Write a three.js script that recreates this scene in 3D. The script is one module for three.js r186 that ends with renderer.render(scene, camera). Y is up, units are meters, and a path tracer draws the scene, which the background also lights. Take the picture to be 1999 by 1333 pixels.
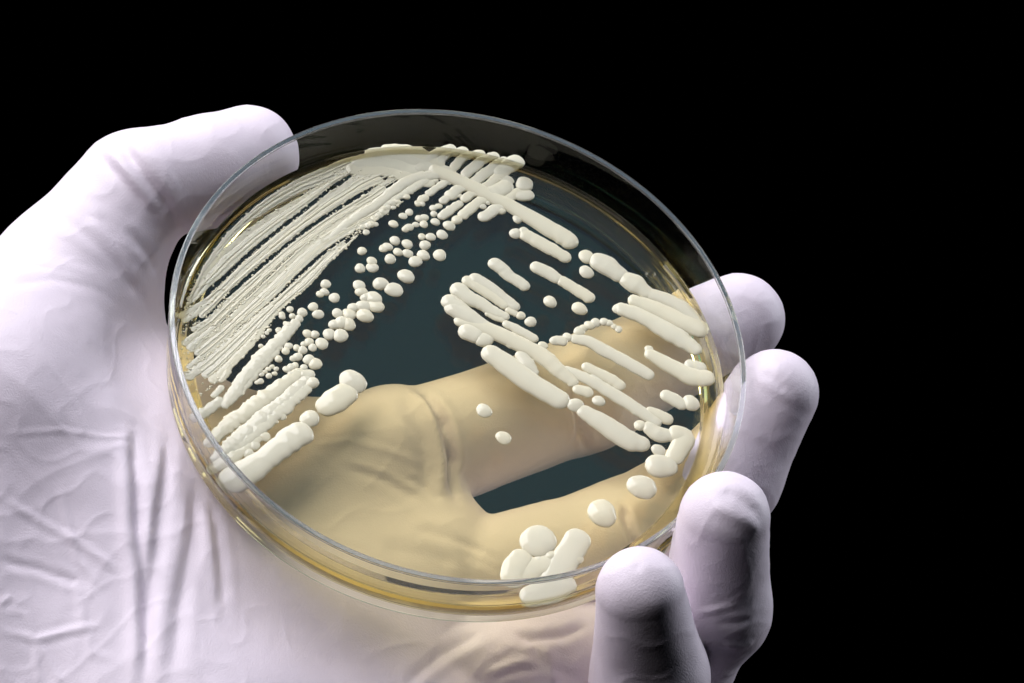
import * as THREE from 'three';
import { RectAreaLightUniformsLib } from 'three/addons/lights/RectAreaLightUniformsLib.js';
import { ImprovedNoise } from 'three/addons/math/ImprovedNoise.js';

// ---------------------------------------------------------------- camera, background, lamps, exposure
const scene = new THREE.Scene();
scene.background = new THREE.Color(0, 0, 0);
const EYE = new THREE.Vector3(0, 1.2, 0.3935);
const camera = new THREE.PerspectiveCamera(14.826, 1024 / 683, 0.02, 20);
camera.position.copy(EYE);
camera.lookAt(EYE.x, EYE.y, 0);
scene.add(camera);

RectAreaLightUniformsLib.init();
function softLamp(name, from, at, w, h, color, power) {
  const l = new THREE.RectAreaLight(color, power, w, h);
  l.name = name;
  l.position.set(...from);
  l.lookAt(...at);
  scene.add(l);
  return l;
}
const AIM = [0, 1.2, 0];
softLamp('key_lamp', [-0.30, 1.80, 0.15], AIM, 0.76, 0.76, new THREE.Color(1.0, 0.985, 1.0), 5.7);
softLamp('side_lamp', [0.52, 1.40, -0.20], AIM, 0.16, 0.45, new THREE.Color(0.92, 0.95, 1.0), 9.0);

softLamp('added_teal_reflection_light', [0.316, 2.22, 0.267], AIM, 0.6, 0.6, new THREE.Color(0.22, 0.66, 1.0), 0.66);  // added unseen blue light; its mirror image tints the gel teal

const renderer = new THREE.WebGLRenderer({ antialias: true });
renderer.setSize(1024, 683);
renderer.toneMapping = THREE.LinearToneMapping;
renderer.toneMappingExposure = 1;
renderer.shadowMap.enabled = true;

// ---------------------------------------------------------------- helpers
let seed = 20240611;
const rnd = () => { seed = (seed * 1664525 + 1013904223) >>> 0; return seed / 4294967296; };
const perlin = new ImprovedNoise();
const noise = (x, y, z) => perlin.noise(x + 37.3, y + 11.7, z + 71.9);
const lin = (r, g, b) => new THREE.Color().setRGB(r, g, b);
const MM = 0.001;

// the dish's own axes: u to the right, v up the dish, n out of its mouth; origin at the centre of the rim, in millimetres
const A = 0.246, B = 0.625;
const N = new THREE.Vector3(Math.sin(A) * Math.cos(B), Math.sin(B), Math.cos(A) * Math.cos(B));
const U = new THREE.Vector3().crossVectors(new THREE.Vector3(0, 1, 0), N).normalize();
const V = new THREE.Vector3().crossVectors(N, U);
const ORIGIN = new THREE.Vector3(-7.319, 1.471, -393.542).multiplyScalar(MM).add(EYE);
function placeInDishAxes(o) {
  o.quaternion.setFromRotationMatrix(new THREE.Matrix4().makeBasis(U, V, N));
  o.position.copy(ORIGIN);
  o.scale.setScalar(1);
}
function add(parent, name, geometry, material) {
  const m = new THREE.Mesh(geometry, material);
  m.name = name; m.castShadow = true; m.receiveShadow = true;
  parent.add(m);
  return m;
}
function noiseTexture(size, fn) {
  const d = new Uint8Array(size * size * 4);
  for (let j = 0; j < size; j++) for (let i = 0; i < size; i++) {
    const v = Math.max(0, Math.min(255, Math.round(255 * fn(i / size, j / size))));
    d.set([v, v, v, 255], (j * size + i) * 4);
  }
  const t = new THREE.DataTexture(d, size, size, THREE.RGBAFormat);
  t.wrapS = t.wrapT = THREE.RepeatWrapping; t.magFilter = t.minFilter = THREE.LinearFilter; t.needsUpdate = true;
  return t;
}

// ---------------------------------------------------------------- the dish and its gel
const dish = new THREE.Group();
dish.name = 'petri_dish';
dish.userData = { label: 'round clear plastic petri dish with yellow gel and cream colonies, held in the glove', category: 'petri dish' };
placeInDishAxes(dish);
scene.add(dish);

function lathe(raw, seg = 256) {   // profile in mm: [radius, height]; axis along the dish's n; long edges get a point close to each end so that corners stay crisp
  const profile = [];
  raw.forEach((p, i) => {
    profile.push(p);
    const q = raw[i + 1];
    if (!q) return;
    const l = Math.hypot(q[0] - p[0], q[1] - p[1]);
    if (l > 0.3) for (const t of [0.03 / l, 1 - 0.03 / l]) profile.push([p[0] + (q[0] - p[0]) * t, p[1] + (q[1] - p[1]) * t]);
  });
  const g = new THREE.LatheGeometry(profile.map(([r, h]) => new THREE.Vector2(r * MM, h * MM)), seg);
  g.rotateX(Math.PI / 2);
  return g;
}
function arc(cx, cy, r, a0, a1, n) {
  const p = [];
  for (let i = 0; i <= n; i++) { const a = (a0 + (a1 - a0) * i / n) * Math.PI / 180; p.push([cx + r * Math.cos(a), cy + r * Math.sin(a)]); }
  return p;
}
const clearPlastic = new THREE.MeshPhysicalMaterial({ name: 'clear polystyrene', color: lin(0.985, 0.985, 0.985), roughness: 0.02, transmission: 1, thickness: 0.001, ior: 1.25, attenuationColor: lin(0.86, 0.95, 0.93), attenuationDistance: 0.02 });
const clearPane = new THREE.MeshPhysicalMaterial({ name: 'clear polystyrene sheet', color: lin(0.995, 0.995, 0.995), roughness: 0.02, transmission: 1, thickness: 0, ior: 1.3 });
const frostedPlastic = new THREE.MeshPhysicalMaterial({ name: 'scuffed polystyrene edge', color: lin(0.96, 0.96, 0.98), roughness: 0.06, transmission: 0.93, thickness: 0.001, ior: 1.5 });
const FLOOR = -12.1, GEL = -8.5;
add(dish, 'side_wall', lathe([
  [40.6, FLOOR], [42.3, FLOOR], ...arc(42.6, FLOOR + 0.7, 0.7, -90, 0, 6), [43.95, -0.32], [43.0, -0.32], [42.3, FLOOR + 2.1], ...arc(41.15, FLOOR + 2.1, 1.0, 0, -90, 6), [40.6, FLOOR + 1.1], [40.6, FLOOR],
]), clearPlastic);
add(dish, 'rim', lathe([[43.02, -0.34], [43.93, -0.34], ...arc(43.76, -0.17, 0.17, 0, 90, 5), ...arc(43.2, -0.17, 0.17, 90, 180, 5), [43.02, -0.34]]), frostedPlastic);
add(dish, 'base_plate', lathe([[0, FLOOR + 0.02], [40.58, FLOOR + 0.02], [40.58, FLOOR + 1.08], [0, FLOOR + 1.08]]), clearPane);
// the gel: cloudy where it is cut by its surface, yellow in depth; the thick edge is solid
const gelTop = new THREE.MeshPhysicalMaterial({ name: 'cloudy gel surface', color: lin(0.97, 0.985, 1.0), roughness: 0.03, transmission: 0.984, thickness: 0, ior: 1.34 });
const gelUnder = new THREE.MeshPhysicalMaterial({ name: 'yellow nutrient gel', color: lin(1.0, 0.925, 0.62), roughness: 0.03, transmission: 1, thickness: 0, ior: 1.15 });
const gelSolid = new THREE.MeshPhysicalMaterial({ name: 'thick gel', color: lin(1.0, 0.97, 0.86), roughness: 0.03, transmission: 0.975, thickness: 0.003, ior: 1.34, attenuationColor: lin(1.0, 0.88, 0.40), attenuationDistance: 0.003 });
const gel = add(dish, 'agar_gel', lathe([[39.5, GEL], [0, GEL]]), gelTop);
gel.userData = { label: 'clear pale yellow gel dotted and streaked with cream colonies' };
add(gel, 'gel_underside', lathe([[0, FLOOR + 1.3], [39.5, FLOOR + 1.3]]), gelUnder);
add(gel, 'gel_edge', lathe([
  [39.5, FLOOR + 1.3], [41.0, FLOOR + 1.0], ...arc(41.2, FLOOR + 2.05, 1.05, -90, 0, 6), [42.55, GEL + 0.9], [42.35, GEL + 0.85], [41.95, GEL + 0.45], [41.4, GEL + 0.18], [40.6, GEL + 0.04], [39.5, GEL], [39.5, FLOOR + 1.3],
]), gelSolid);

// ---------------------------------------------------------------- colonies (positions and radii in mm on the gel's surface)
const ROUND = [
  [-18.1,15.2,0.87],[-19.2,13.24,0.63],[-18.46,13.68,0.74],[-17.02,12.57,0.91],[-20.49,10.84,0.82],[-19.85,9.41,0.91],[-22.29,9.74,0.85],[-23.89,9.08,0.53],
  [-22.87,8.61,0.69],[-24.12,10.36,0.6],[-25.45,9.36,0.55],[-25.44,8.9,0.5],[-12.37,18.3,0.9],[-10.35,19.7,0.88],[-10.41,18.47,0.98],[-12.89,14.93,1.05],
  [-12.66,13.75,1.0],[-12.18,12.64,0.89],[-10.92,12.57,1.34],[-10.73,11.1,1.34],[-12.61,10.94,1.21],[-14.29,10.72,0.89],[-12.63,9.18,1.34],[-16.83,9.61,0.91],
  [-15.53,10.05,0.48],[-15.0,9.4,1.08],[-17.53,7.49,0.95],[-16.42,7.86,1.16],[-15.38,7.57,1.2],[-18.55,5.68,1.03],[-16.8,5.4,1.23],[-21.87,5.75,0.78],
  [-20.78,5.61,0.73],[-19.86,3.91,1.06],[-21.77,4.24,0.75],[-21.34,3.17,0.72],[-22.57,3.81,0.56],[-23.76,3.1,0.62],[-22.92,2.67,0.77],[-25.01,3.46,0.68],
  [-25.51,2.53,0.68],[-9.46,15.33,1.26],[-23.8,1.46,0.77],[-27.67,6.39,0.4],[-28.07,5.89,0.37],[-28.68,5.24,0.37],[-29.21,3.49,0.4],[-24.53,7.26,0.77],
  [-25.03,7.62,0.47],[-26.2,6.4,0.56],[-25.11,6.11,0.62],[-25.87,5.53,0.6],[-26.21,4.46,0.6],[-3.19,29.57,0.69],[-4.28,28.8,0.69],[-6.03,27.17,0.79],
  [-1.73,28.31,0.69],[-0.83,28.56,0.69],[-1.13,27.19,0.73],[-2.44,27.09,0.59],[-3.57,26.54,0.76],[-4.17,26.17,0.66],[0.77,29.31,0.6],[0.85,30.49,0.67],
  [1.78,30.89,0.6],[0.81,27.68,0.77],[2.96,26.94,1.0],[4.36,28.12,0.91],[1.56,25.11,0.95],[-0.33,24.65,0.82],[-1.75,24.67,0.66],[-1.47,22.98,0.95],
  [-1.97,20.96,1.05],[0.65,21.02,1.12],[-3.42,19.73,1.11],[-4.45,21.32,0.85],[-5.96,21.56,0.81],[-6.18,23.82,0.89],[-4.29,23.18,0.92],[-8.14,22.27,0.81],
  [-7.56,22.58,0.86],[-7.37,20.18,0.96],[-11.69,21.7,0.8],[-5.25,16.82,1.36],[-7.51,14.18,1.44],[-1.53,31.39,0.64],[-0.85,31.32,0.53],[-0.26,32.59,0.64],
  [-0.75,32.19,0.53],[-10.6,25.45,0.59],[-8.94,27.08,0.52],[-9.68,27.07,0.68],[-10.21,26.76,0.59],[-11.16,26.44,0.55],[-9.18,28.24,0.59],[-8.23,28.95,0.59],
  [-7.54,29.58,0.63],[-7.15,30.28,0.59],[-6.5,30.53,0.59],[-5.63,30.54,0.46],[-4.75,31.65,0.53],[-5.77,31.4,0.66],[-5.24,31.72,0.6],[-3.3,32.77,0.66],
  [-11.6,28.05,0.46],[-10.63,28.99,0.52],[-14.72,25.24,0.41],[-13.92,25.94,0.52],[-13.12,25.34,0.42],[5.39,33.1,0.51],[9.01,30.95,0.6],[9.95,31.79,0.51],
  [11.92,30.06,0.74],[14.35,28.44,0.84],[4.1,35.77,0.46],[1.88,36.21,0.6],[-0.31,35.85,0.54],[-2.39,33.75,0.51],[10.33,37.65,0.46],[14.32,33.89,0.71],
  [13.39,35.79,0.75],[12.58,36.41,0.57],[13.59,25.5,1.05],[15.04,25.91,0.91],[24.54,20.97,1.32],[24.07,17.86,1.24],[17.18,11.98,1.12],[21.74,10.65,1.26],
  [19.37,16.71,0.64],[28.02,10.62,0.96],[37.07,6.14,0.89],[25.33,8.1,0.77],[26.11,7.83,0.67],[26.76,7.2,0.57],[27.42,6.67,0.67],[20.98,6.22,0.95],
  [22.81,7.38,0.87],[23.88,7.91,0.87],[18.1,-7.7,1.35],[14.74,3.56,0.78],[16.85,4.44,0.92],[18.93,5.1,0.85],[21.83,6.88,0.73],[21.94,-6.95,1.04],
  [13.01,1.01,0.36],[12.04,9.28,0.79],[13.44,8.07,0.98],[36.67,-7.42,1.43],[27.75,-11.49,1.0],[29.83,-16.1,1.14],[31.24,-18.53,0.68],[19.08,-27.13,2.34],
  [26.04,-22.64,2.25],[3.67,-8.61,1.26],[5.98,-13.56,1.22],[-15.89,-3.21,2.14],[-23.09,-9.85,1.53],[-26.74,1.07,0.64],[-24.57,1.13,0.52],[-22.14,0.92,0.94],
  [-21.22,0.13,1.07],[-23.04,-0.57,0.64],[-22.09,-3.32,1.09],[-24.34,-0.14,0.59],[-24.95,-0.42,0.68],[-25.69,-0.85,0.62],[-27.85,-0.35,0.43],[-27.25,-0.77,0.43],
  [-28.47,-0.77,0.43],[-28.98,-1.26,0.39],[-29.54,-1.75,0.43],[-28.47,-2.03,0.52],[-27.56,-1.61,0.43],[-29.83,-3.01,0.55],[-30.37,-3.21,0.39],[-24.47,-1.41,0.62],
  [-25.08,-1.69,0.55],[-23.88,-1.34,0.56],[-25.74,-3.23,0.49],[-24.98,-3.1,0.49],[-27.18,-9.33,0.75],[-28.35,-10.21,0.58],[-23.59,-4.37,0.74],[-24.67,-5.89,0.61],
  [-30.15,-12.9,0.94],[-31.71,-14.44,0.89],[-32.73,-15.84,0.86],[9.98,-34.33,0.96],[8.09,-35.16,0.87],[7.52,-36.75,0.95],[13.98,-34.92,1.0],[9.68,-32.71,0.94]
];
const STREAK = [
  ["s",0.09,[[0.52,33.49,0.65],[1.93,34.62,0.65],[3.76,36.08,0.65]]],
  ["s",0.09,[[-0.97,32.13,0.66],[-0.21,32.61,0.66]]],
  ["s",0.09,[[2.59,31.95,0.68],[3.85,32.92,0.68]]],
  ["s",0.09,[[4.02,33.24,1.06],[5.3,34.37,0.99],[6.91,35.03,0.84]]],
  ["s",0.09,[[6.18,32.4,0.73],[7.18,33.29,0.77],[8.52,33.79,0.81]]],
  ["s",0.09,[[2.06,28.89,0.81],[3.62,30.24,0.82]]],
  ["s",0.09,[[3.89,30.4,0.77],[5.15,31.36,0.77]]],
  ["s",0.09,[[5.49,29.17,0.9],[7.79,31.25,0.91],[9.51,32.7,0.91]]],
  ["s",0.09,[[8.83,28.76,1.04],[10.52,30.03,1.0],[11.93,31.0,0.97]]],
  ["s",0.09,[[10.13,33.5,1.18],[12.0,34.17,1.36],[13.27,34.99,1.51]]],
  ["s",0.09,[[12.58,31.96,0.89],[14.17,33.25,0.9],[15.16,33.91,0.92]]],
  ["s",0.045,[[15.57,33.28,1.11],[16.87,33.38,1.08]]],
  ["s",0.045,[[16.46,35.37,1.39],[16.66,35.85,1.35]]],
  ["main",0.045,[[2.18,38.23,1.24],[6.5,35.77,1.36],[10.0,33.5,1.35],[13.47,31.13,1.34],[18.39,27.23,1.58],[21.04,25.18,1.7],[22.15,24.15,1.68]]],
  ["fan",0.09,[[-0.73,38.49,0.91],[2.64,41.78,0.95],[5.37,43.13,1.0]]],
  ["fan",0.09,[[1.8,38.54,0.79],[4.48,41.6,0.84],[7.45,42.75,0.91]]],
  ["fan",0.09,[[4.48,37.75,0.78],[7.23,41.12,0.84],[10.19,42.16,0.92]]],
  ["fan",0.09,[[7.17,37.59,0.91],[10.32,40.65,0.94],[12.43,41.67,1.0]]],
  ["fan",0.09,[[8.21,35.9,0.92],[11.79,38.97,0.93],[14.02,40.73,0.94]]],
  ["fan",0.09,[[10.02,34.88,0.91],[13.66,38.25,0.91],[15.15,39.68,0.91]]],
  ["fan",0.09,[[11.32,33.84,1.13],[13.24,35.36,1.09],[13.82,36.44,1.04]]],
  ["fan",0.045,[[12.8,38.24,1.24],[14.73,39.78,1.58],[15.97,40.56,1.5]]],
  ["patch",0.09,[[-4.88,42.46,1.61],[-1.55,42.11,1.63],[2.39,39.84,1.62]]],
  ["patch",0.09,[[-7.51,41.55,1.61],[-3.36,41.1,1.62],[0.64,39.37,1.62],[3.78,37.52,1.61]]],
  ["patch",0.09,[[-10.24,39.57,1.45],[-5.21,39.68,1.48],[-1.18,38.27,1.49]]],
  ["patch",0.09,[[-11.21,38.28,1.33],[-6.23,38.17,1.35],[-2.2,36.87,1.36],[0.66,36.18,1.36]]],
  ["s",0.09,[[2.93,37.5,1.04],[-2.29,36.13,0.97],[-7.83,31.52,0.92],[-12.34,28.04,0.81],[-15.04,25.75,0.69],[-16.67,24.1,0.49]]],
  ["s",0.09,[[0.24,36.18,0.83],[-3.46,33.37,0.62],[-6.9,31.01,0.52]]],
  ["s",0.06,[[15.13,25.21,1.12],[16.84,23.99,1.23],[19.11,22.31,1.23],[20.91,20.86,1.19]]],
  ["s",0.06,[[9.42,19.22,1.31],[10.36,18.39,1.28],[11.28,17.03,1.03],[12.5,15.98,1.12],[13.37,15.15,1.11]]],
  ["s",0.06,[[16.15,18.67,1.26],[17.53,17.84,1.28],[18.85,16.63,1.09]]],
  ["s",0.06,[[19.82,16.03,1.06],[21.66,14.52,1.1],[23.54,12.95,1.17]]],
  ["s",0.075,[[26.7,19.84,1.9],[27.77,18.93,1.98],[29.22,17.56,1.72]]],
  ["s",0.075,[[30.83,16.28,1.72],[31.88,15.28,1.82],[33.18,14.01,1.28]]],
  ["s",0.06,[[31.17,12.17,1.3],[34.23,10.55,1.51],[37.64,8.39,1.73],[40.54,6.78,1.83]]],
  ["s",0.06,[[34.15,13.46,1.2],[36.82,12.2,1.42],[38.82,10.57,1.5],[40.31,8.76,1.26]]],
  ["s",0.06,[[28.76,10.53,1.33],[30.73,9.64,1.5],[33.71,7.67,1.6],[36.35,5.52,1.8],[39.2,2.93,1.31]]],
  ["s",0.045,[[2.2,8.17,1.03],[5.45,7.0,1.41],[8.87,5.25,1.46],[12.21,3.05,1.45],[14.94,0.86,1.51],[16.46,-1.17,1.4],[18.31,-3.34,1.02]]],
  ["s",0.045,[[1.56,10.68,1.56],[3.86,8.77,1.53],[6.18,7.0,1.19],[7.75,5.98,0.86]]],
  ["s",0.06,[[9.58,7.6,0.77],[11.47,6.28,0.89],[13.47,4.88,0.77]]],
  ["s",0.075,[[8.55,4.73,0.89],[9.66,4.0,1.02],[10.67,3.34,0.94]]],
  ["s",0.06,[[11.07,1.52,1.09],[11.75,-0.0,1.19],[12.75,-1.45,0.64]]],
  ["s",0.03,[[6.37,1.89,1.74],[8.13,0.15,1.9],[10.76,-2.59,1.95],[13.44,-4.9,1.86],[15.72,-6.62,1.75]]],
  ["s",0.045,[[19.0,-4.78,0.93],[20.32,-5.29,1.05]]],
  ["s",0.09,[[17.16,4.44,0.92],[17.96,4.44,0.92]]],
  ["s",0.045,[[2.88,14.16,1.51],[4.38,12.53,1.46],[6.08,11.49,1.24],[7.84,10.01,1.07],[9.43,9.13,0.83]]],
  ["s",0.045,[[4.48,15.97,1.01],[6.04,14.78,1.07],[8.24,12.84,1.03],[9.75,11.36,0.89]]],
  ["s",0.045,[[5.76,16.29,1.19],[7.78,14.79,1.07],[9.93,12.55,0.98],[11.19,11.06,1.01]]],
  ["s",0.045,[[1.1,11.84,1.45],[2.09,11.03,1.44],[3.4,9.85,1.18]]],
  ["s",0.09,[[6.93,9.71,0.6],[7.93,8.97,0.69],[8.85,8.53,0.61]]],
  ["s",0.03,[[3.25,6.09,1.67],[4.03,5.58,1.62]]],
  ["s",0.03,[[5.25,4.7,1.43],[5.75,4.78,1.33]]],
  ["s",0.09,[[10.34,10.32,0.73],[11.12,9.72,0.69]]],
  ["s",0.045,[[20.13,4.72,0.92],[22.05,4.33,1.12],[24.17,2.76,1.18],[26.54,1.11,1.18],[28.89,-0.61,1.22],[30.63,-2.02,1.1]]],
  ["s",0.045,[[17.88,-1.04,0.69],[19.43,-1.97,0.95],[21.8,-3.53,1.12],[24.68,-5.84,1.19],[27.53,-8.3,1.18],[30.34,-10.91,0.98]]],
  ["s",0.06,[[21.1,-0.59,0.91],[22.76,-1.68,1.0],[24.53,-2.92,1.13],[25.66,-4.01,1.08]]],
  ["s",0.09,[[21.86,-2.37,0.58],[22.81,-2.99,0.55]]],
  ["s",0.09,[[31.69,2.75,0.78],[31.68,1.96,0.78]]],
  ["s",0.045,[[31.84,1.73,1.12],[33.72,0.31,1.34],[36.07,-1.41,1.58],[37.87,-2.51,1.85],[39.98,-2.68,1.53]]],
  ["s",0.09,[[38.03,-0.25,1.12],[39.4,-0.8,1.16]]],
  ["s",0.03,[[33.01,-6.05,1.14],[34.13,-6.82,1.21],[35.04,-7.59,1.09]]],
  ["s",0.045,[[29.91,-8.93,0.91],[31.22,-9.7,1.05],[32.21,-10.39,1.05]]],
  ["s",0.045,[[19.3,-8.97,1.25],[21.09,-10.47,1.65],[23.55,-12.57,1.88],[25.79,-14.36,1.84],[27.37,-14.82,1.42]]],
  ["s",0.06,[[29.15,-12.03,1.22],[30.25,-13.08,1.5],[32.0,-13.39,1.21]]],
  ["s",0.06,[[33.44,-13.26,1.68],[34.52,-13.72,1.63],[33.26,-15.62,1.68],[32.19,-17.23,1.53]]],
  ["s",0.045,[[29.31,-18.94,2.16],[30.58,-18.96,1.83]]],
  ["s",0.09,[[-23.21,-1.7,0.81],[-22.23,-1.77,0.81]]],
  ["big",0.015,[[-17.29,-5.38,1.98],[-19.07,-6.76,2.12],[-20.2,-7.59,1.84]]],
  ["big",0.09,[[-24.91,-12.41,2.09],[-27.5,-14.42,1.93],[-29.97,-16.55,2.06],[-32.04,-18.27,2.08],[-35.13,-20.22,2.23]]],
  ["clump",0.03,[[8.13,-32.05,2.46],[8.87,-31.56,2.53]]],
  ["clump",0.03,[[5.5,-34.85,1.85],[4.56,-36.06,2.02],[3.8,-37.52,1.82]]],
  ["clump",0.045,[[14.49,-31.81,2.11],[12.93,-33.9,2.04],[11.1,-36.35,2.09],[9.73,-38.04,1.84]]],
  ["clump",0.045,[[6.15,-40.76,1.85],[8.92,-39.73,2.25],[11.26,-38.81,1.85]]],
  ["clump",0.09,[[5.48,-37.19,1.44],[7.25,-36.37,1.6],[9.33,-35.68,1.62]]],
  ["band",0.13,[[-23.67,7.63,0.93],[-26.32,4.46,1.11],[-29.35,1.14,1.19],[-31.94,-2.13,1.17],[-34.13,-5.37,1.07],[-35.42,-7.2,0.8]]],
  ["band",0.13,[[-25.03,5.71,0.82],[-27.71,2.09,0.91],[-30.75,-1.67,0.9],[-33.1,-4.91,0.72]]],
  ["band",0.13,[[-23.78,-1.51,0.86],[-27.54,-4.48,1.23],[-30.43,-6.78,1.4],[-33.31,-9.23,1.39],[-35.75,-11.3,1.28],[-38.05,-13.71,0.9]]],
  ["band",0.13,[[-22.73,-2.64,0.93],[-25.98,-5.88,1.2],[-29.49,-9.08,1.38],[-32.81,-12.24,1.37],[-35.27,-14.64,1.27],[-37.28,-16.41,0.91]]],
  ["band",0.13,[[-23.04,-4.23,0.93],[-27.1,-8.0,1.29],[-31.25,-11.8,1.28],[-33.71,-14.03,1.2],[-36.75,-16.24,0.83]]],
  ["band",0.13,[[-31.0,-13.16,0.74],[-34.24,-15.82,1.02],[-36.62,-17.4,1.11],[-37.97,-18.44,0.83]]],
  ["band",0.13,[[-36.28,-6.55,0.84],[-38.39,-8.37,0.94],[-39.82,-9.36,0.85]]],
  ["band",0.13,[[-35.78,-4.16,0.54],[-36.96,-5.54,0.54]]],
  ["band",0.13,[[-34.55,-1.19,0.54],[-35.67,-2.77,0.54]]]
];
const LAWN = [
  [[-7.06,41.17,0.77],[-9.7,40.12,1.08],[-12.31,38.93,1.26],[-14.87,37.53,1.32],[-17.42,36.19,1.36],[-19.97,34.87,1.14],[-22.39,33.2,1.01],[-24.79,31.49,0.93],[-27.07,29.58,0.81],[-29.27,27.56,0.57],[-31.34,25.36,0.54],[-33.2,22.94,0.47],[-34.95,20.44,0.33],[-36.64,17.91,0.21],[-37.96,15.12,0.14],[-39.27,12.34,0.15]],
  [[-5.43,40.63,0.77],[-8.01,39.43,0.6],[-10.6,38.31,0.32],[-13.08,36.81,0.36],[-15.51,35.19,0.5],[-17.83,33.4,0.77],[-20.07,31.47,0.91],[-22.35,29.68,1.12],[-24.61,27.89,1.27],[-26.8,25.98,1.37],[-28.96,24.08,1.47],[-31.03,22.04,1.46],[-33.1,20.02,1.6],[-34.95,17.75,1.43],[-36.79,15.51,1.14],[-38.36,13.08,0.72],[-39.99,10.81,0.18]],
  [[-5.28,38.4,1.48],[-7.83,37.05,1.78],[-10.34,35.6,1.66],[-12.71,33.74,1.45],[-15.09,31.97,1.42],[-17.37,30.05,1.23],[-19.61,28.09,1.1],[-21.83,26.14,1.05],[-24.01,24.15,1.07],[-26.14,22.13,1.05],[-28.24,20.09,1.04],[-30.3,18.04,1.0],[-32.3,15.94,0.89],[-34.25,13.79,0.86],[-36.18,11.67,1.03],[-38.24,9.8,1.35],[-40.41,8.17,1.54]],
  [[-4.13,36.26,1.1],[-6.71,34.43,1.04],[-9.22,32.48,0.86],[-11.76,30.7,0.83],[-14.27,28.91,0.78],[-16.74,27.11,0.72],[-19.08,25.07,0.82],[-21.42,23.08,0.81],[-23.71,21.03,0.7],[-25.89,18.84,0.78],[-28.04,16.64,0.86],[-30.14,14.44,0.94],[-32.23,12.24,1.02],[-34.26,10.01,1.03],[-36.26,7.77,1.07],[-38.44,5.88,1.45],[-40.57,3.95,1.68]],
  [[-5.04,32.7,1.53],[-7.57,30.82,1.68],[-10.1,29.02,1.8],[-12.69,27.44,1.63],[-15.18,25.65,1.62],[-17.65,23.82,1.54],[-19.93,21.65,1.4],[-22.11,19.41,1.38],[-24.23,17.12,1.4],[-26.29,14.79,1.45],[-28.39,12.58,1.43],[-30.48,10.4,1.34],[-32.57,8.26,1.2],[-34.61,6.1,1.15],[-36.74,4.11,1.32],[-38.84,2.13,1.31],[-40.91,0.16,1.16]],
  [[-12.29,24.75,0.24],[-14.2,23.18,0.57],[-16.06,21.46,0.76],[-17.83,19.64,0.81],[-19.52,17.75,0.92],[-21.21,15.85,1.04],[-22.97,14.08,1.01],[-24.74,12.37,0.94],[-26.47,10.66,1.01],[-28.13,8.86,1.28],[-29.73,7.01,1.5],[-31.31,5.17,1.76],[-32.92,3.39,1.91],[-34.54,1.62,2.0],[-36.16,-0.11,2.05],[-37.85,-1.69,2.14],[-39.58,-3.18,2.15]]
];
const creams = [[0.86, 0.82, 0.65], [0.87, 0.82, 0.63], [0.84, 0.80, 0.64]].map((c, i) => new THREE.MeshPhysicalMaterial({ name: 'colony cream ' + i, color: lin(...c), roughness: 0.9, transmission: 0.2, thickness: 0, clearcoat: 1, clearcoatRoughness: 0.06, ior: 1.4 }));
const domes = [0, 1, 2, 3, 4].map((k) => {
  const g = new THREE.SphereGeometry(1, 24, 10, 0, Math.PI * 2, 0, Math.PI * 0.56);
  g.rotateX(Math.PI / 2);
  const p = g.attributes.position;
  for (let i = 0; i < p.count; i++) {
    const x = p.getX(i), y = p.getY(i), z = p.getZ(i), a = Math.atan2(y, x);
    const f = 1 + 0.06 * Math.sin(2 * a + k * 2) + 0.03 * Math.sin(3 * a + k) + 0.015 * Math.sin(7 * a + 2 * k);
    p.setXYZ(i, x * f, y * f, z > 0 ? z * (0.86 + 0.14 * Math.sin(1.5 * x + k) ) : z * 0.6);
  }
  g.computeVertexNormals();
  return g;
});
ROUND.forEach(([x, y, r], i) => {
  const m = add(gel, 'colony', domes[i % 5], creams[i % 3]);
  m.position.set(x * MM, y * MM, (GEL + 0.01) * MM);
  m.scale.set(r * MM, r * MM, r * MM * (0.42 - 0.10 * Math.min(1, r / 2)));
  m.rotation.z = rnd() * 6.28;
});
// one air bubble under the gel's skin, near the right-hand wall
{
  const b = add(gel, 'air_bubble', new THREE.TorusGeometry(0.72 * MM, 0.16 * MM, 12, 40), clearPlastic);
  b.position.set(34.63 * MM, 17.47 * MM, (GEL + 0.1) * MM);
}
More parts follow.
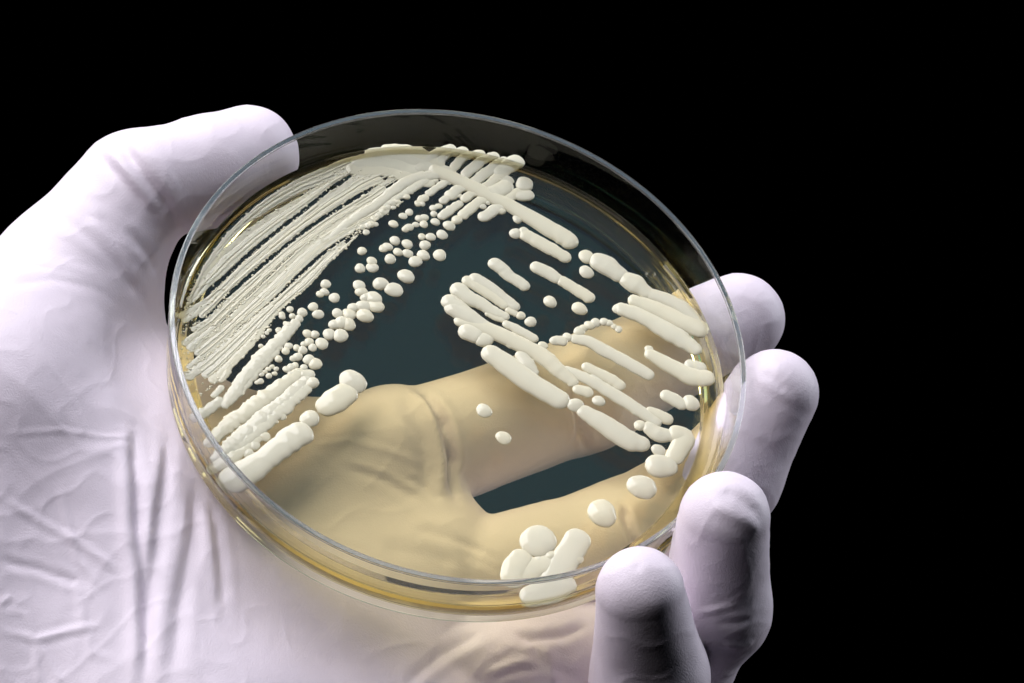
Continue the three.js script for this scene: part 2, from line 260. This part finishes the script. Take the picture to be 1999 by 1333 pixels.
// a swollen line of growth: a domed cross-section drawn along a path of [x, y, half-width]
function swollenLine(path, bump, rise, k, lobe = 0, flat = 0.75) {
  const pts = path.map(([x, y]) => new THREE.Vector3(x, y, 0));
  const curve = new THREE.CatmullRomCurve3(pts, false, 'centripetal');
  const len = curve.getLength(), w0 = path[0][2], w1 = path[path.length - 1][2];
  const wAt = (t) => { const f = t * (path.length - 1), i = Math.min(path.length - 2, Math.floor(f)); return path[i][2] + (path[i + 1][2] - path[i][2]) * (f - i); };
  const wm = path.reduce((s, p) => s + p[2], 0) / path.length;
  const total = len + w0 + w1, nS = Math.max(14, Math.min(260, Math.ceil(total / Math.min(wm * 0.22, lobe ? lobe * 0.35 : 9)))), nT = 12;
  const pos = [], idx = [];
  for (let i = 0; i <= nS; i++) {
    const e = i / nS, s = -w0 + total * (0.5 - 0.5 * Math.cos(Math.PI * e)) * 0.35 + total * e * 0.65;   // finer at the ends
    const t = Math.max(0, Math.min(1, s / len));
    const c = curve.getPoint(t), d = curve.getTangent(t);
    let cap = 1, px = c.x, py = c.y;
    if (s < 0) { px += d.x * s; py += d.y * s; cap = Math.sqrt(Math.max(0, 1 - (s / w0) ** 2)); }
    if (s > len) { px += d.x * (s - len); py += d.y * (s - len); cap = Math.sqrt(Math.max(0, 1 - ((s - len) / w1) ** 2)); }
    const w = wAt(t);
    for (let j = 0; j <= nT; j++) {
      const a = Math.PI * (j / nT), side = -Math.cos(a);
      const q = s / (lobe || w * 1.3);
      const wob = 1 + bump * 2.2 * noise(q, side > 0 ? k * 3.1 : k * 3.1 + 40, 0.5) + bump * 1.5 * noise(q * 2.3, side > 0 ? 9 + k : 70 + k, 3.5);
      const hw = w * cap * wob;
      const le = lobe || w * 1.25, lump = 1 + bump * 1.6 * noise(px / le, py / le, k);
      const z = rise * w * Math.pow(cap, 0.9) * Math.pow(Math.max(0, Math.sin(a)), flat) * lump;
      pos.push((px - d.y * side * hw) * MM, (py + d.x * side * hw) * MM, (j === 0 || j === nT ? -0.03 : z) * MM);
    }
  }
  for (let i = 0; i < nS; i++) for (let j = 0; j < nT; j++) {
    const a = i * (nT + 1) + j, b = a + nT + 1;
    idx.push(a, b, a + 1, b, b + 1, a + 1);
  }
  let g = new THREE.BufferGeometry();
  g.setAttribute('position', new THREE.Float32BufferAttribute(pos, 3));
  g.setAttribute('uv', new THREE.Float32BufferAttribute(pos.filter((_, i) => i % 3 < 2), 2));
  g.setIndex(idx);
  g.computeVertexNormals();
  return g;
}
function put(name, g, m, dz = 0) { const o = add(gel, name, g, m); o.position.z = (GEL + 0.012 + dz) * MM; return o; }
const RISE = { patch: 0.12, fan: 0.22, band: 0.26, clump: 0.20, big: 0.30, main: 0.30, s: 0.30 };
STREAK.forEach(([kind, bump, path], i) => {
  put('colony_streak', swollenLine(path, bump, RISE[kind], i, kind === 'band' ? 0.8 : 0, 0.85), creams[i % 3], (i % 5) * 0.004);
});
// the dense first streaks: broad films of growth with bare furrows between them, and finer raised lines on top
for (const path of [[[27.85,24.64,0.07],[28.57,23.81,0.07]],[[29.35,23.41,0.07],[30.45,21.86,0.07],[31.35,20.63,0.07]],[[31.57,20.43,0.07],[32.6,18.99,0.07],[33.62,17.56,0.07]],[[34.24,16.24,0.07],[35.04,15.02,0.07]],[[27.86,22.66,0.07],[29.25,20.82,0.07]],[[26.08,27.33,0.07],[27.24,26.09,0.07]]]) put('loop_scratch', swollenLine(path, 0.1, 0.7, path[0][0], 0.3), clearPlastic);
const beside = (path, t, w) => path.map(([x, y, hw], j) => {   // the same line, moved sideways by a share t of its half-width
  const q = path[Math.min(path.length - 1, j + 1)], p = path[Math.max(0, j - 1)], l = Math.hypot(q[0] - p[0], q[1] - p[1]) || 1;
  return [x - (q[1] - p[1]) / l * hw * t, y + (q[0] - p[0]) / l * hw * t, w(hw)];
});
LAWN.forEach((path, i) => {
  const wm = path.reduce((v, p) => v + p[2], 0) / path.length, n = Math.max(3, Math.round(wm / 0.45));
  for (let k = 0; k < n; k++) {
    const t = (2 * k + 1) / n - 1, part = path.slice(Math.floor(rnd() * 2), path.length - Math.floor(rnd() * 2));
    put('lawn_film', swollenLine(beside(part, t + (rnd() - 0.5) * 0.08, (hw) => hw / n * (1.0 + 0.14 * rnd())), 0.09, 0.13, 200 + i * 10 + k, 0.4, 0.6), creams[(i + k) % 3], (k % 4) * 0.008);
  }
  for (let k = 0; k < 10; k++) {
    const t = (rnd() * 2 - 1) * 0.9, a = Math.floor(rnd() * (path.length - 6)), m = 5 + Math.floor(rnd() * (path.length - a - 5)), w = 0.09 + 0.13 * rnd();
    put('lawn_streak', swollenLine(beside(path, t, () => w).slice(a, a + m), 0.25, 0.42, 300 + i * 10 + k, 0.4, 0.9), creams[(i + k) % 3], 0.09);
  }
});
{
  // pinhead colonies crowding the edges of the lawn: too many and too small to count
  const at = [], up = new THREE.Matrix4();
  LAWN.forEach((path) => path.forEach(([x, y, w], i) => {
    const q = path[Math.min(path.length - 1, i + 1)], p = path[Math.max(0, i - 1)], l = Math.hypot(q[0] - p[0], q[1] - p[1]) || 1;
    for (let k = 0; k < 26; k++) {
      const side = rnd() < 0.5 ? -1 : 1, along = rnd() - 0.5, off = rnd() < 0.6 ? side * (w + (rnd() - 0.6) * 0.35) : side * w * rnd(), r = (0.09 + 0.15 * rnd() * rnd()) * MM;
      const X = x + (q[0] - p[0]) * along - (q[1] - p[1]) / l * off, Y = y + (q[1] - p[1]) * along + (q[0] - p[0]) / l * off;
      if (Math.hypot(X, Y) < 41.5) at.push(up.clone().makeScale(r, r, r * 0.8).setPosition(X * MM, Y * MM, (GEL + 0.07) * MM));
    }
  }));
  const beads = new THREE.InstancedMesh(domes[0], creams[1], at.length);
  at.forEach((m, i) => beads.setMatrixAt(i, m));
  beads.name = 'pinhead_colonies'; beads.userData = { kind: 'stuff' }; beads.castShadow = beads.receiveShadow = true;
  gel.add(beads);
}

// ---------------------------------------------------------------- the gloved hand: a distance field of tapered limbs, meshed as one surface
const FINGER = {"thumb_distal":[[-27.09,44.64,-13.0,8.0],[-34.46,40.36,-12.0,8.4],[-43.73,36.33,-11.0,9.0]],"thumb_proximal":[[-45.77,36.88,-13.0,9.6],[-55.87,23.1,-20.0,12.3]],"index_base":[[-28.49,-11.43,-31.0,12.0],[-7.64,-6.6,-23.1,10.8]],"index":[[-1.67,-5.41,-23.0,9.7],[24.37,3.68,-21.8,9.0],[52.61,17.24,-20.0,7.5]],"middle_base":[[-20.41,-29.12,-33.0,12.0],[-0.58,-26.74,-26.5,10.2]],"middle":[[4.5,-28.39,-25.0,9.4],[24.75,-24.13,-22.0,8.8],[43.32,-15.47,-17.0,8.2],[50.09,-6.72,-7.0,6.8]],"ring":[[-10.72,-40.88,-33.0,12.0],[31.05,-43.24,-25.0,9.0],[34.52,-41.56,-12.0,8.2],[33.38,-35.34,3.0,6.6]],"little":[[-5.04,-54.94,-31.0,11.0],[23.4,-60.38,-26.0,8.8],[23.05,-52.17,-13.0,8.2],[18.76,-46.98,2.5,6.3]]};
const PALM = {"thenar":[[-55.87,23.1,-20.0,12.3],[-70.27,-0.05,-24.0,19.0],[-86.76,-13.43,-34.0,24.0]],"index_bone":[[-28.45,-10.97,-31.0,12.0],[-52.1,-12.09,-30.0,15.0],[-86.76,-13.43,-34.0,24.0]],"middle_bone":[[-20.41,-29.12,-33.0,12.0],[-48.69,-23.87,-33.0,16.0],[-89.72,-23.05,-40.0,24.0]],"ring_bone":[[-10.72,-40.88,-33.0,12.0],[-45.45,-37.14,-36.0,17.0],[-89.71,-34.85,-42.0,24.0]],"little_bone":[[-5.04,-54.94,-31.0,11.0],[-39.13,-54.23,-36.0,18.0],[-89.69,-47.33,-42.0,24.0]],"forearm":[[-89.71,-27.4,-40.0,30.0],[-146.66,-39.77,-52.0,33.0]],"web":[[-48.27,14.57,-28.0,7.0],[-36.0,-4.92,-30.0,12.0]]};
const WRINKLE = [
  [-0.68,0.94,[[-49.1,41.1,-4.8],[-47.3,35.2,-2.8],[-44.6,31,-3.8],[-42.1,28.9,-6.2],[-39,28.6,-13.5]]],
  [0.26,1.19,[[-50.1,38.1,-4.3],[-48.1,33.5,-3.6],[-45.5,29.6,-5],[-43.4,27.6,-7.5]]],
  [-0.34,0.85,[[-52.4,38.7,-6.3],[-49.6,33.3,-4.3],[-46.2,29.5,-5.2],[-42.2,27.3,-9]]],
  [-0.26,0.94,[[-56.7,34,-8.2],[-53.7,26.4,-6.2],[-49.4,23,-7.4],[-45.8,21.7,-10.1]]],
  [-0.3,0.85,[[-48.7,24.9,-7],[-46.3,23.4,-8.8],[-44.1,22,-11.8],[-43.2,20.9,-14.3]]],
  [-0.26,0.94,[[-60,33.6,-11],[-58.5,27.1,-7.2],[-55.3,23.6,-6.5],[-51.3,20.2,-7.7],[-47.7,17.1,-11.3],[-44.4,16.1,-15.8]]],
  [0.22,0.85,[[-55.4,30.8,-6.6],[-52.3,25,-6.3],[-48,22.2,-8.3],[-45.1,20.7,-11.5]]],
  [-0.19,1.7,[[-64.4,21.3,-8.3],[-57.4,19.1,-6.9],[-53.1,17.8,-7.9],[-47.1,15.3,-12.9]]],
  [-0.15,1.02,[[-67,11.4,-4.6],[-60.1,14,-6.1],[-53.8,14.3,-8.3],[-49,13.2,-12]]],
  [-0.07,0.63,[[-64.5,16.7,-6.5],[-57.6,16.1,-6.9],[-52.2,15.7,-8.8]]],
  [0.11,0.49,[[-43,34.1,-2.3],[-41,31.8,-3.7],[-39.3,29.9,-6.5],[-38.9,28.6,-11.5]]],
  [0.09,0.42,[[-39,31.2,-5.2],[-38,29.8,-8.2],[-38,29.2,-11.8]]],
  [0.08,0.42,[[-41.5,30.4,-4.6],[-40.2,28.8,-7.6],[-39.5,28.3,-10.9]]],
  [0.2,0.56,[[-68.5,-22.1,-9.6],[-65.2,-23.8,-10.9],[-61.1,-26,-12.1],[-58.7,-27.2,-12.5],[-54.1,-30.8,-13],[-51.8,-33.1,-13.2]]],
  [0.16,0.49,[[-60.2,-19.8,-10.2],[-59.4,-23.2,-11.4],[-58.6,-27.2,-12.5],[-57.8,-30.6,-13.2],[-54.6,-34.8,-13.7]]],
  [-0.23,0.63,[[-68.7,-30.7,-11.9],[-66.7,-31.4,-12.5],[-63.6,-31.8,-13.3],[-58.9,-33.4,-13.8],[-57.6,-33.9,-13.8]]],
  [0.2,0.56,[[-68.9,-40.9,-14],[-64.1,-42.3,-15],[-59.5,-41.1,-14.9],[-54.8,-40.5,-14.5]]],
  [0.18,0.56,[[-64.1,-42.3,-15],[-62.4,-45.6,-15.6],[-60.5,-49.2,-16]]],
  [0.14,0.49,[[-64.1,-42.3,-15],[-64.1,-45.5,-15.6],[-63.5,-49,-16.2]]],
  [0.18,0.56,[[-68.9,-37.4,-13.3],[-67.3,-36.1,-13.4]]],
  [0.14,0.49,[[-69.1,-46,-15.2],[-67.4,-48.9,-16.1]]],
  [0.11,0.49,[[-64.1,-42.3,-15],[-65.3,-38.7,-14.2],[-68.2,-38.1,-13.6]]],
  [0.11,0.63,[[-58.6,-33.1,-13.7],[-57.7,-36.8,-14.3],[-57.3,-40.8,-14.7],[-56.4,-44.6,-15],[-52.8,-46.2,-14.7]]],
  [0.1,0.42,[[-68.4,-13.7,-6.1],[-59.7,-12.2,-7.5],[-53.3,-12,-9.5],[-49,-11.4,-10.7]]],
  [-0.75,0.85,[[-48.8,-9.4,-10.9],[-49.1,-15.9,-10.6],[-49.1,-26.2,-12],[-48.7,-33.6,-13.2],[-48.8,-42.2,-14.1],[-49.5,-50.7,-14.7]]],
  [0.38,1.36,[[-49.8,-11.2,-10.4],[-50.1,-19.8,-10.8],[-50.1,-28.4,-12.3],[-49.8,-36.1,-13.6],[-49.9,-43.2,-14.3],[-50.5,-50.6,-14.8]]],
  [-0.52,0.94,[[-43.6,-8.8,-12.5],[-44.8,-18.2,-11.7],[-46.3,-26.1,-12.3],[-47.8,-35.5,-13.5],[-48.7,-42.2,-14.1]]],
  [0.34,1.02,[[-45,-11.2,-11.9],[-46.1,-18.6,-11.4],[-47.5,-26.2,-12.1],[-48.4,-33.1,-13.1]]],
  [-0.45,1.19,[[-40.2,-16.6,-13],[-40.8,-24.8,-13.4],[-42.4,-31.6,-13.4],[-44.2,-39.3,-14],[-46,-51.1,-14.3]]],
  [0.3,1.19,[[-41.8,-17.9,-12.7],[-42.5,-25,-12.9],[-43.9,-31.7,-13.2],[-45.7,-39.3,-13.9],[-47.4,-50.9,-14.4]]],
  [-0.38,0.85,[[-38.3,-20.3,-13.9],[-37.5,-25,-14.4],[-37.3,-31,-14.6],[-37.5,-39.4,-14.8]]],
  [0.22,1.02,[[-39.3,-21.7,-13.7],[-38.8,-26.8,-14],[-38.5,-31.8,-14.3],[-38.7,-38.4,-14.6]]],
  [0.07,0.28,[[-41.5,-40.2,-14.2],[-37.9,-39.8,-14.7]]],
  [-0.09,0.63,[[1.2,-45.6,-20.3],[6,-44.5,-19.3],[9,-44.5,-18.9]]],
  [-0.11,0.63,[[-1.8,-48.1,-20.8],[5.2,-43.9,-19.2],[8.8,-42.2,-18.6]]],
  [-0.22,0.94,[[8.1,-42.7,-18.7],[8.9,-45.3,-19.1],[11,-47,-19.5],[15.4,-48.9,-20.3]]],
  [-0.16,0.56,[[1.8,-47.7,-21.3],[5.6,-46.8,-20.2],[9.4,-46.8,-19.6]]],
  [0.14,0.63,[[0.3,-46.6,-20.8],[4.9,-45.7,-19.8],[8.3,-45.3,-19.2]]],
  [-0.22,0.85,[[-12.2,-49.7,-19],[-5.3,-43.8,-19.9],[1.6,-40.1,-19.6]]],
  [0.15,1.02,[[-11.1,-50.2,-19],[-4.1,-44.7,-20.2],[2.3,-42,-19.4]]],
  [-0.6,0.85,[[5.4,-41.1,-19],[8.3,-42.4,-18.7],[12.9,-42.2,-18.1],[17,-40.6,-17.8]]],
  [0.3,1.02,[[9.6,-43.7,-18.6],[10.5,-46.5,-19.4],[10.8,-48.8,-20.8]]],
  [1.05,1.27,[[-6,-1.4,-13.7],[-3.7,-7.6,-13.1],[-2.6,-13.1,-15.3],[-2.5,-19.1,-16.7]]],
  [-1.5,0.85,[[-4.1,-1,-14.4],[-1.5,-7.3,-13.5],[-0.3,-12.5,-16.3],[-0.6,-18.9,-17.1]]],
  [-0.16,0.56,[[-11.2,-4.2,-13.2],[-7.1,-8.4,-12.5],[-4.1,-12,-14.2]]],
  [-0.16,0.56,[[-8.2,-15.6,-15.6],[-5.1,-17.1,-16.3],[-3.1,-19.7,-16.6]]],
  [-1.17,0.63,[[19.5,2.1,-12.7],[20.1,-2.8,-14.1],[21.7,-6,-17.9],[23.7,-6.4,-23.1]]],
  [0.16,0.63,[[18.3,-0.1,-13],[19,-4.2,-14.9],[20.8,-6.5,-18.5]]],
  [-0.54,0.49,[[20.1,-3.4,-14.6],[20.7,-5.7,-17],[20.8,-7.2,-20.5]]],
  [0.16,0.56,[[-17.5,-13,-14.8],[-11.4,-15,-15.4],[-5.9,-18,-16.4]]],
  [-0.22,0.85,[[-17.1,-14,-15.1],[-11,-16.1,-15.8],[-5.8,-19.6,-16.6]]],
  [-0.22,1.53,[[-13.3,-27.4,-16.4],[-7.4,-28.7,-16.3],[-1.9,-30.8,-16.5]]],
  [-0.26,1.02,[[-8.1,-24.3,-16.3],[-1.5,-26.7,-15.8],[2.4,-29.4,-15.9]]],
  [-0.16,0.56,[[-2.5,-26.4,-15.8],[1.2,-28.2,-16],[4.7,-31,-15.9]]],
  [-0.14,0.56,[[-1.2,-29,-16.1],[2.4,-30.8,-16.1],[6.2,-33.1,-16.9]]],
  [0.14,0.56,[[-22.7,-10.7,-14.3],[-16.4,-10,-14.1],[-10.4,-12,-14],[-5,-14.2,-15]]],
  [-1.08,0.63,[[23.9,-23.1,-12.6],[24.2,-26.2,-12.8],[25.2,-29.1,-14],[17,-46.5,8.5]]],
  [-0.15,0.85,[[46.5,-6.6,-1.2],[48,-9,-0.9],[49.1,-10.5,-1.4]]],
  [0.11,0.63,[[45.7,-7.2,-1.8],[47.9,-9.9,-1.3],[50.3,-11.6,-2.3]]],
  [0.26,0.85,[[29.7,-36.3,8.4],[31.8,-38.2,8.8],[34.4,-39.4,8.2],[37.1,-39.8,6.2]]],
  [-0.26,0.85,[[31.5,-34.5,9.3],[33.8,-36.4,9.5],[36.5,-38.2,8.1]]],
  [0.14,0.49,[[29.5,-46,-5.7],[32.1,-46.4,-4.1],[34.9,-46.2,-3.2]]],
  [0.23,0.63,[[33.3,-49.6,-8.6],[36.1,-49.9,-9.4],[38.7,-49,-9.7]]],
  [0.18,0.56,[[33.9,-50.6,-15.2],[36.8,-50,-17.5],[38.9,-48.5,-18.8]]],
  [-0.14,0.56,[[32.2,-47.7,-5.7],[35.3,-47.9,-5.6],[37.8,-47.1,-5.6]]]
];
const smin = (a, b, k) => { const h = Math.max(k - Math.abs(a - b), 0) / k; return Math.min(a, b) - h * h * k * 0.25; };
function seg(p, q) {
  const dx = q[0] - p[0], dy = q[1] - p[1], dz = q[2] - p[2];
  return [p[0], p[1], p[2], dx, dy, dz, 1 / (dx * dx + dy * dy + dz * dz), p[3], q[3] - p[3]];
}
const cone = (s, x, y, z) => {
  const ax = x - s[0], ay = y - s[1], az = z - s[2];
  let t = (ax * s[3] + ay * s[4] + az * s[5]) * s[6];
  t = t < 0 ? 0 : t > 1 ? 1 : t;
  const bx = ax - s[3] * t, by = ay - s[4] * t, bz = az - s[5] * t;
  return Math.sqrt(bx * bx + by * by + bz * bz) - s[7] - s[8] * t;
};
const chain = (pts) => pts.slice(1).map((q, i) => seg(pts[i], q));
const fingerSegs = Object.fromEntries(Object.entries(FINGER).map(([k, v]) => [k, chain(v)]));
const palmSegs = [...Object.values(PALM), FINGER.index_base, FINGER.middle_base].flatMap(chain);
const chainD = (segs, x, y, z, k) => { let d = 1e9; for (const s of segs) d = smin(d, cone(s, x, y, z), k); return d; };
function handD(x, y, z) {
  const S = fingerSegs;
  const thumb = smin(chainD(S.thumb_distal, x, y, z, 2), chainD(S.thumb_proximal, x, y, z, 2), 1.2);
  let f = smin(chainD(S.index, x, y, z, 2.5), chainD(S.middle, x, y, z, 2.5), 0.6);
  f = smin(f, chainD(S.ring, x, y, z, 2.5), 0.6);
  f = smin(f, chainD(S.little, x, y, z, 2.5), 0.6);
  const palm = chainD(palmSegs, x, y, z, 12);
  return smin(smin(palm, f, 0.8), thumb, 4);
}
function meshField(field, lo, hi, cell) {
  const coarse = 8, n = [0, 1, 2].map((k) => Math.ceil((hi[k] - lo[k]) / (cell * coarse)) * coarse + 1);
  const [nx, ny, nz] = n, grid = new Float32Array(nx * ny * nz).fill(9);
  const at = (i, j, k) => (k * ny + j) * nx + i;
  const reach = cell * coarse * 0.9 + 0.5;
  for (let K = 0; K < nz - 1; K += coarse) for (let J = 0; J < ny - 1; J += coarse) for (let I = 0; I < nx - 1; I += coarse) {
    const h = coarse / 2, d = field(lo[0] + (I + h) * cell, lo[1] + (J + h) * cell, lo[2] + (K + h) * cell);
    const near = Math.abs(d) < reach;
    for (let k = K; k <= K + coarse; k++) for (let j = J; j <= J + coarse; j++) for (let i = I; i <= I + coarse; i++) {
      if (near) { if (grid[at(i, j, k)] === 9 || grid[at(i, j, k)] === -9) grid[at(i, j, k)] = field(lo[0] + i * cell, lo[1] + j * cell, lo[2] + k * cell); }
      else if (d < 0 && grid[at(i, j, k)] === 9) grid[at(i, j, k)] = -9;
    }
  }
  const vert = new Int32Array(nx * ny * nz).fill(-1), pos = [], idx = [];
  const c = new Float32Array(8);
  for (let k = 0; k < nz - 1; k++) for (let j = 0; j < ny - 1; j++) for (let i = 0; i < nx - 1; i++) {
    let mask = 0;
    for (let q = 0; q < 8; q++) { c[q] = grid[at(i + (q & 1), j + ((q >> 1) & 1), k + (q >> 2))]; if (c[q] < 0) mask |= 1 << q; }
    if (mask === 0 || mask === 255) continue;
    let sx = 0, sy = 0, sz = 0, m = 0;
    for (let q = 0; q < 8; q++) for (let b = 1; b < 8; b <<= 1) {
      const r = q | b;
      if (r === q || ((mask >> q) & 1) === ((mask >> r) & 1)) continue;
      const t = c[q] / (c[q] - c[r]);
      sx += (q & 1) + (b === 1 ? t : 0); sy += ((q >> 1) & 1) + (b === 2 ? t : 0); sz += (q >> 2) + (b === 4 ? t : 0); m++;
    }
    vert[at(i, j, k)] = pos.length / 3;
    pos.push(lo[0] + (i + sx / m) * cell, lo[1] + (j + sy / m) * cell, lo[2] + (k + sz / m) * cell);
  }
  const quad = (a, b, d, e, flip) => { if (a < 0 || b < 0 || d < 0 || e < 0) return; if (flip) idx.push(a, d, b, a, e, d); else idx.push(a, b, d, a, d, e); };
  for (let k = 1; k < nz - 1; k++) for (let j = 1; j < ny - 1; j++) for (let i = 1; i < nx - 1; i++) {
    const g0 = grid[at(i, j, k)] < 0;
    if (g0 !== grid[at(i + 1, j, k)] < 0) quad(vert[at(i, j - 1, k - 1)], vert[at(i, j, k - 1)], vert[at(i, j, k)], vert[at(i, j - 1, k)], !g0);
    if (g0 !== grid[at(i, j + 1, k)] < 0) quad(vert[at(i - 1, j, k - 1)], vert[at(i - 1, j, k)], vert[at(i, j, k)], vert[at(i, j, k - 1)], !g0);
    if (g0 !== grid[at(i, j, k + 1)] < 0) quad(vert[at(i - 1, j - 1, k)], vert[at(i, j - 1, k)], vert[at(i, j, k)], vert[at(i - 1, j, k)], !g0);
  }
  return { pos: new Float32Array(pos), idx };
}
const grad = (x, y, z, e = 0.15) => {
  const g = [handD(x + e, y, z) - handD(x - e, y, z), handD(x, y + e, z) - handD(x, y - e, z), handD(x, y, z + e) - handD(x, y, z - e)];
  const l = Math.hypot(...g) || 1; return [g[0] / l, g[1] / l, g[2] / l];
};
// folds of the glove: each is a line of points in mm with a height (minus: a groove) and a half-width
const folds = WRINKLE.map(([h, w, pts]) => {
  const lo = [1e9, 1e9, 1e9], hi = [-1e9, -1e9, -1e9];
  for (const p of pts) for (let k = 0; k < 3; k++) { lo[k] = Math.min(lo[k], p[k] - 4 * w); hi[k] = Math.max(hi[k], p[k] + 4 * w); }
  const segs = pts.slice(1).map((q, i) => seg([...pts[i], 0], [...q, 0]));
  return { h, w, lo, hi, segs };
});
function relief(x, y, z) {
  // slack latex: broad swells everywhere, crumpled facets where the cuff is loose (towards the wrist) and round the thumb's root
  const slack = Math.max(0, Math.min(1, (-38 - x) / 14)) * Math.max(0, Math.min(1, (6 - y) / 16));
  const crease = (f, o) => 0.5 - Math.abs(noise(x * f + o, y * f - o, z * f + 2 * o));
  let r = 0.16 * noise(x * 0.11, y * 0.11, z * 0.11) + 0.04 * noise(x * 0.35, y * 0.35, z * 0.35) + 0.15 * Math.pow(crease(0.14, 5) * 2, 5) * 0.5;
  if (x > 26) r += Math.min(1, (x - 26) / 8) * 0.09 * Math.pow(crease(0.33, 3.1) * 2, 4) * 0.5;   // slack at the fingertips
  if (slack > 0) r += slack * (0.28 * Math.pow(crease(0.055, 1.3) * 2, 3) * 0.5 + 0.2 * Math.pow(crease(0.11, 7.7) * 2, 4) * 0.5);
  for (const f of folds) {
    if (x < f.lo[0] || x > f.hi[0] || y < f.lo[1] || y > f.hi[1] || z < f.lo[2] || z > f.hi[2]) continue;
    let best = 1e9, bt = 0;
    const n = f.segs.length;
    f.segs.forEach((s, i) => {
      let t = ((x - s[0]) * s[3] + (y - s[1]) * s[4] + (z - s[2]) * s[5]) * s[6];
      const tc = Math.max(0, Math.min(1, t));
      const d = Math.hypot(x - s[0] - s[3] * tc, y - s[1] - s[4] * tc, z - s[2] - s[5] * tc);
      if (d < best) { best = d; bt = (i + tc) / n; }
    });
    const q = best / f.w;
    if (q > 3.5) continue;
    const ends = Math.min(1, Math.sin(Math.PI * Math.max(0.02, Math.min(0.98, bt))) * 1.9);
    r += f.h * ends * (Math.exp(-Math.pow(q, 1.4)) - 0.28 * Math.exp(-(q - 1.9) * (q - 1.9)));
  }
  return r;
}
const skin = meshField(handD, [-112, -82, -78], [70, 66, 12], 0.42);
{
  const p = skin.pos;
  for (let i = 0; i < p.length; i += 3) {
    const d = handD(p[i], p[i + 1], p[i + 2]), g = grad(p[i], p[i + 1], p[i + 2]);
    const r = relief(p[i], p[i + 1], p[i + 2]) - d;
    for (let k = 0; k < 3; k++) p[i + k] += g[k] * r;
  }
}
function boxUV(pos, idx) {   // uv in metres from the side that each face is turned to most
  const outP = [], outN = [], outUV = [], outI = [], seen = new Map();
  const base = new THREE.BufferGeometry();
  base.setAttribute('position', new THREE.BufferAttribute(pos, 3)); base.setIndex(idx); base.computeVertexNormals();
  const nr = base.attributes.normal;
  for (let f = 0; f < idx.length; f += 3) {
    let n = [0, 0, 0];
    for (let q = 0; q < 3; q++) { n[0] += nr.getX(idx[f + q]); n[1] += nr.getY(idx[f + q]); n[2] += nr.getZ(idx[f + q]); }
    const a = n.map(Math.abs), ax = a[2] >= a[0] && a[2] >= a[1] ? 2 : a[0] >= a[1] ? 0 : 1;
    for (let q = 0; q < 3; q++) {
      const v = idx[f + q], key = v * 3 + ax;
      let o = seen.get(key);
      if (o === undefined) {
        o = outP.length / 3; seen.set(key, o);
        const x = pos[v * 3] * MM, y = pos[v * 3 + 1] * MM, z = pos[v * 3 + 2] * MM;
        outP.push(x, y, z); outN.push(nr.getX(v), nr.getY(v), nr.getZ(v));
        outUV.push(...(ax === 2 ? [x, y] : ax === 0 ? [z, y] : [x, z]));
      }
      outI.push(o);
    }
  }
  const g = new THREE.BufferGeometry();
  g.setAttribute('position', new THREE.Float32BufferAttribute(outP, 3));
  g.setAttribute('normal', new THREE.Float32BufferAttribute(outN, 3));
  g.setAttribute('uv', new THREE.Float32BufferAttribute(outUV, 2));
  g.setIndex(outI);
  return g;
}
const grain = noiseTexture(512, (u, v) => {   // powdery grain of the latex, tiling every 24 mm
  const w = (f) => { const a = u * Math.PI * 2, b = v * Math.PI * 2; return noise(Math.cos(a) * f, Math.sin(a) * f + Math.cos(b) * f, Math.sin(b) * f); };
  return 0.5 + 0.35 * w(14) + 0.4 * w(31);
});
grain.repeat.set(1 / 0.024, 1 / 0.024);
const latex = new THREE.MeshPhysicalMaterial({ name: 'white latex glove', color: lin(0.80, 0.71, 0.82), roughness: 0.55, sheen: 0.3, sheenColor: lin(0.9, 0.88, 1.0), sheenRoughness: 0.5, ior: 1.45, bumpMap: grain, bumpScale: 0.000032 });
const hand = add(scene, 'gloved_hand', boxUV(skin.pos, skin.idx), latex);
hand.userData = { label: 'left hand in a white latex glove gripping the dish from below', category: 'hand' };
placeInDishAxes(hand);

renderer.render(scene, camera);
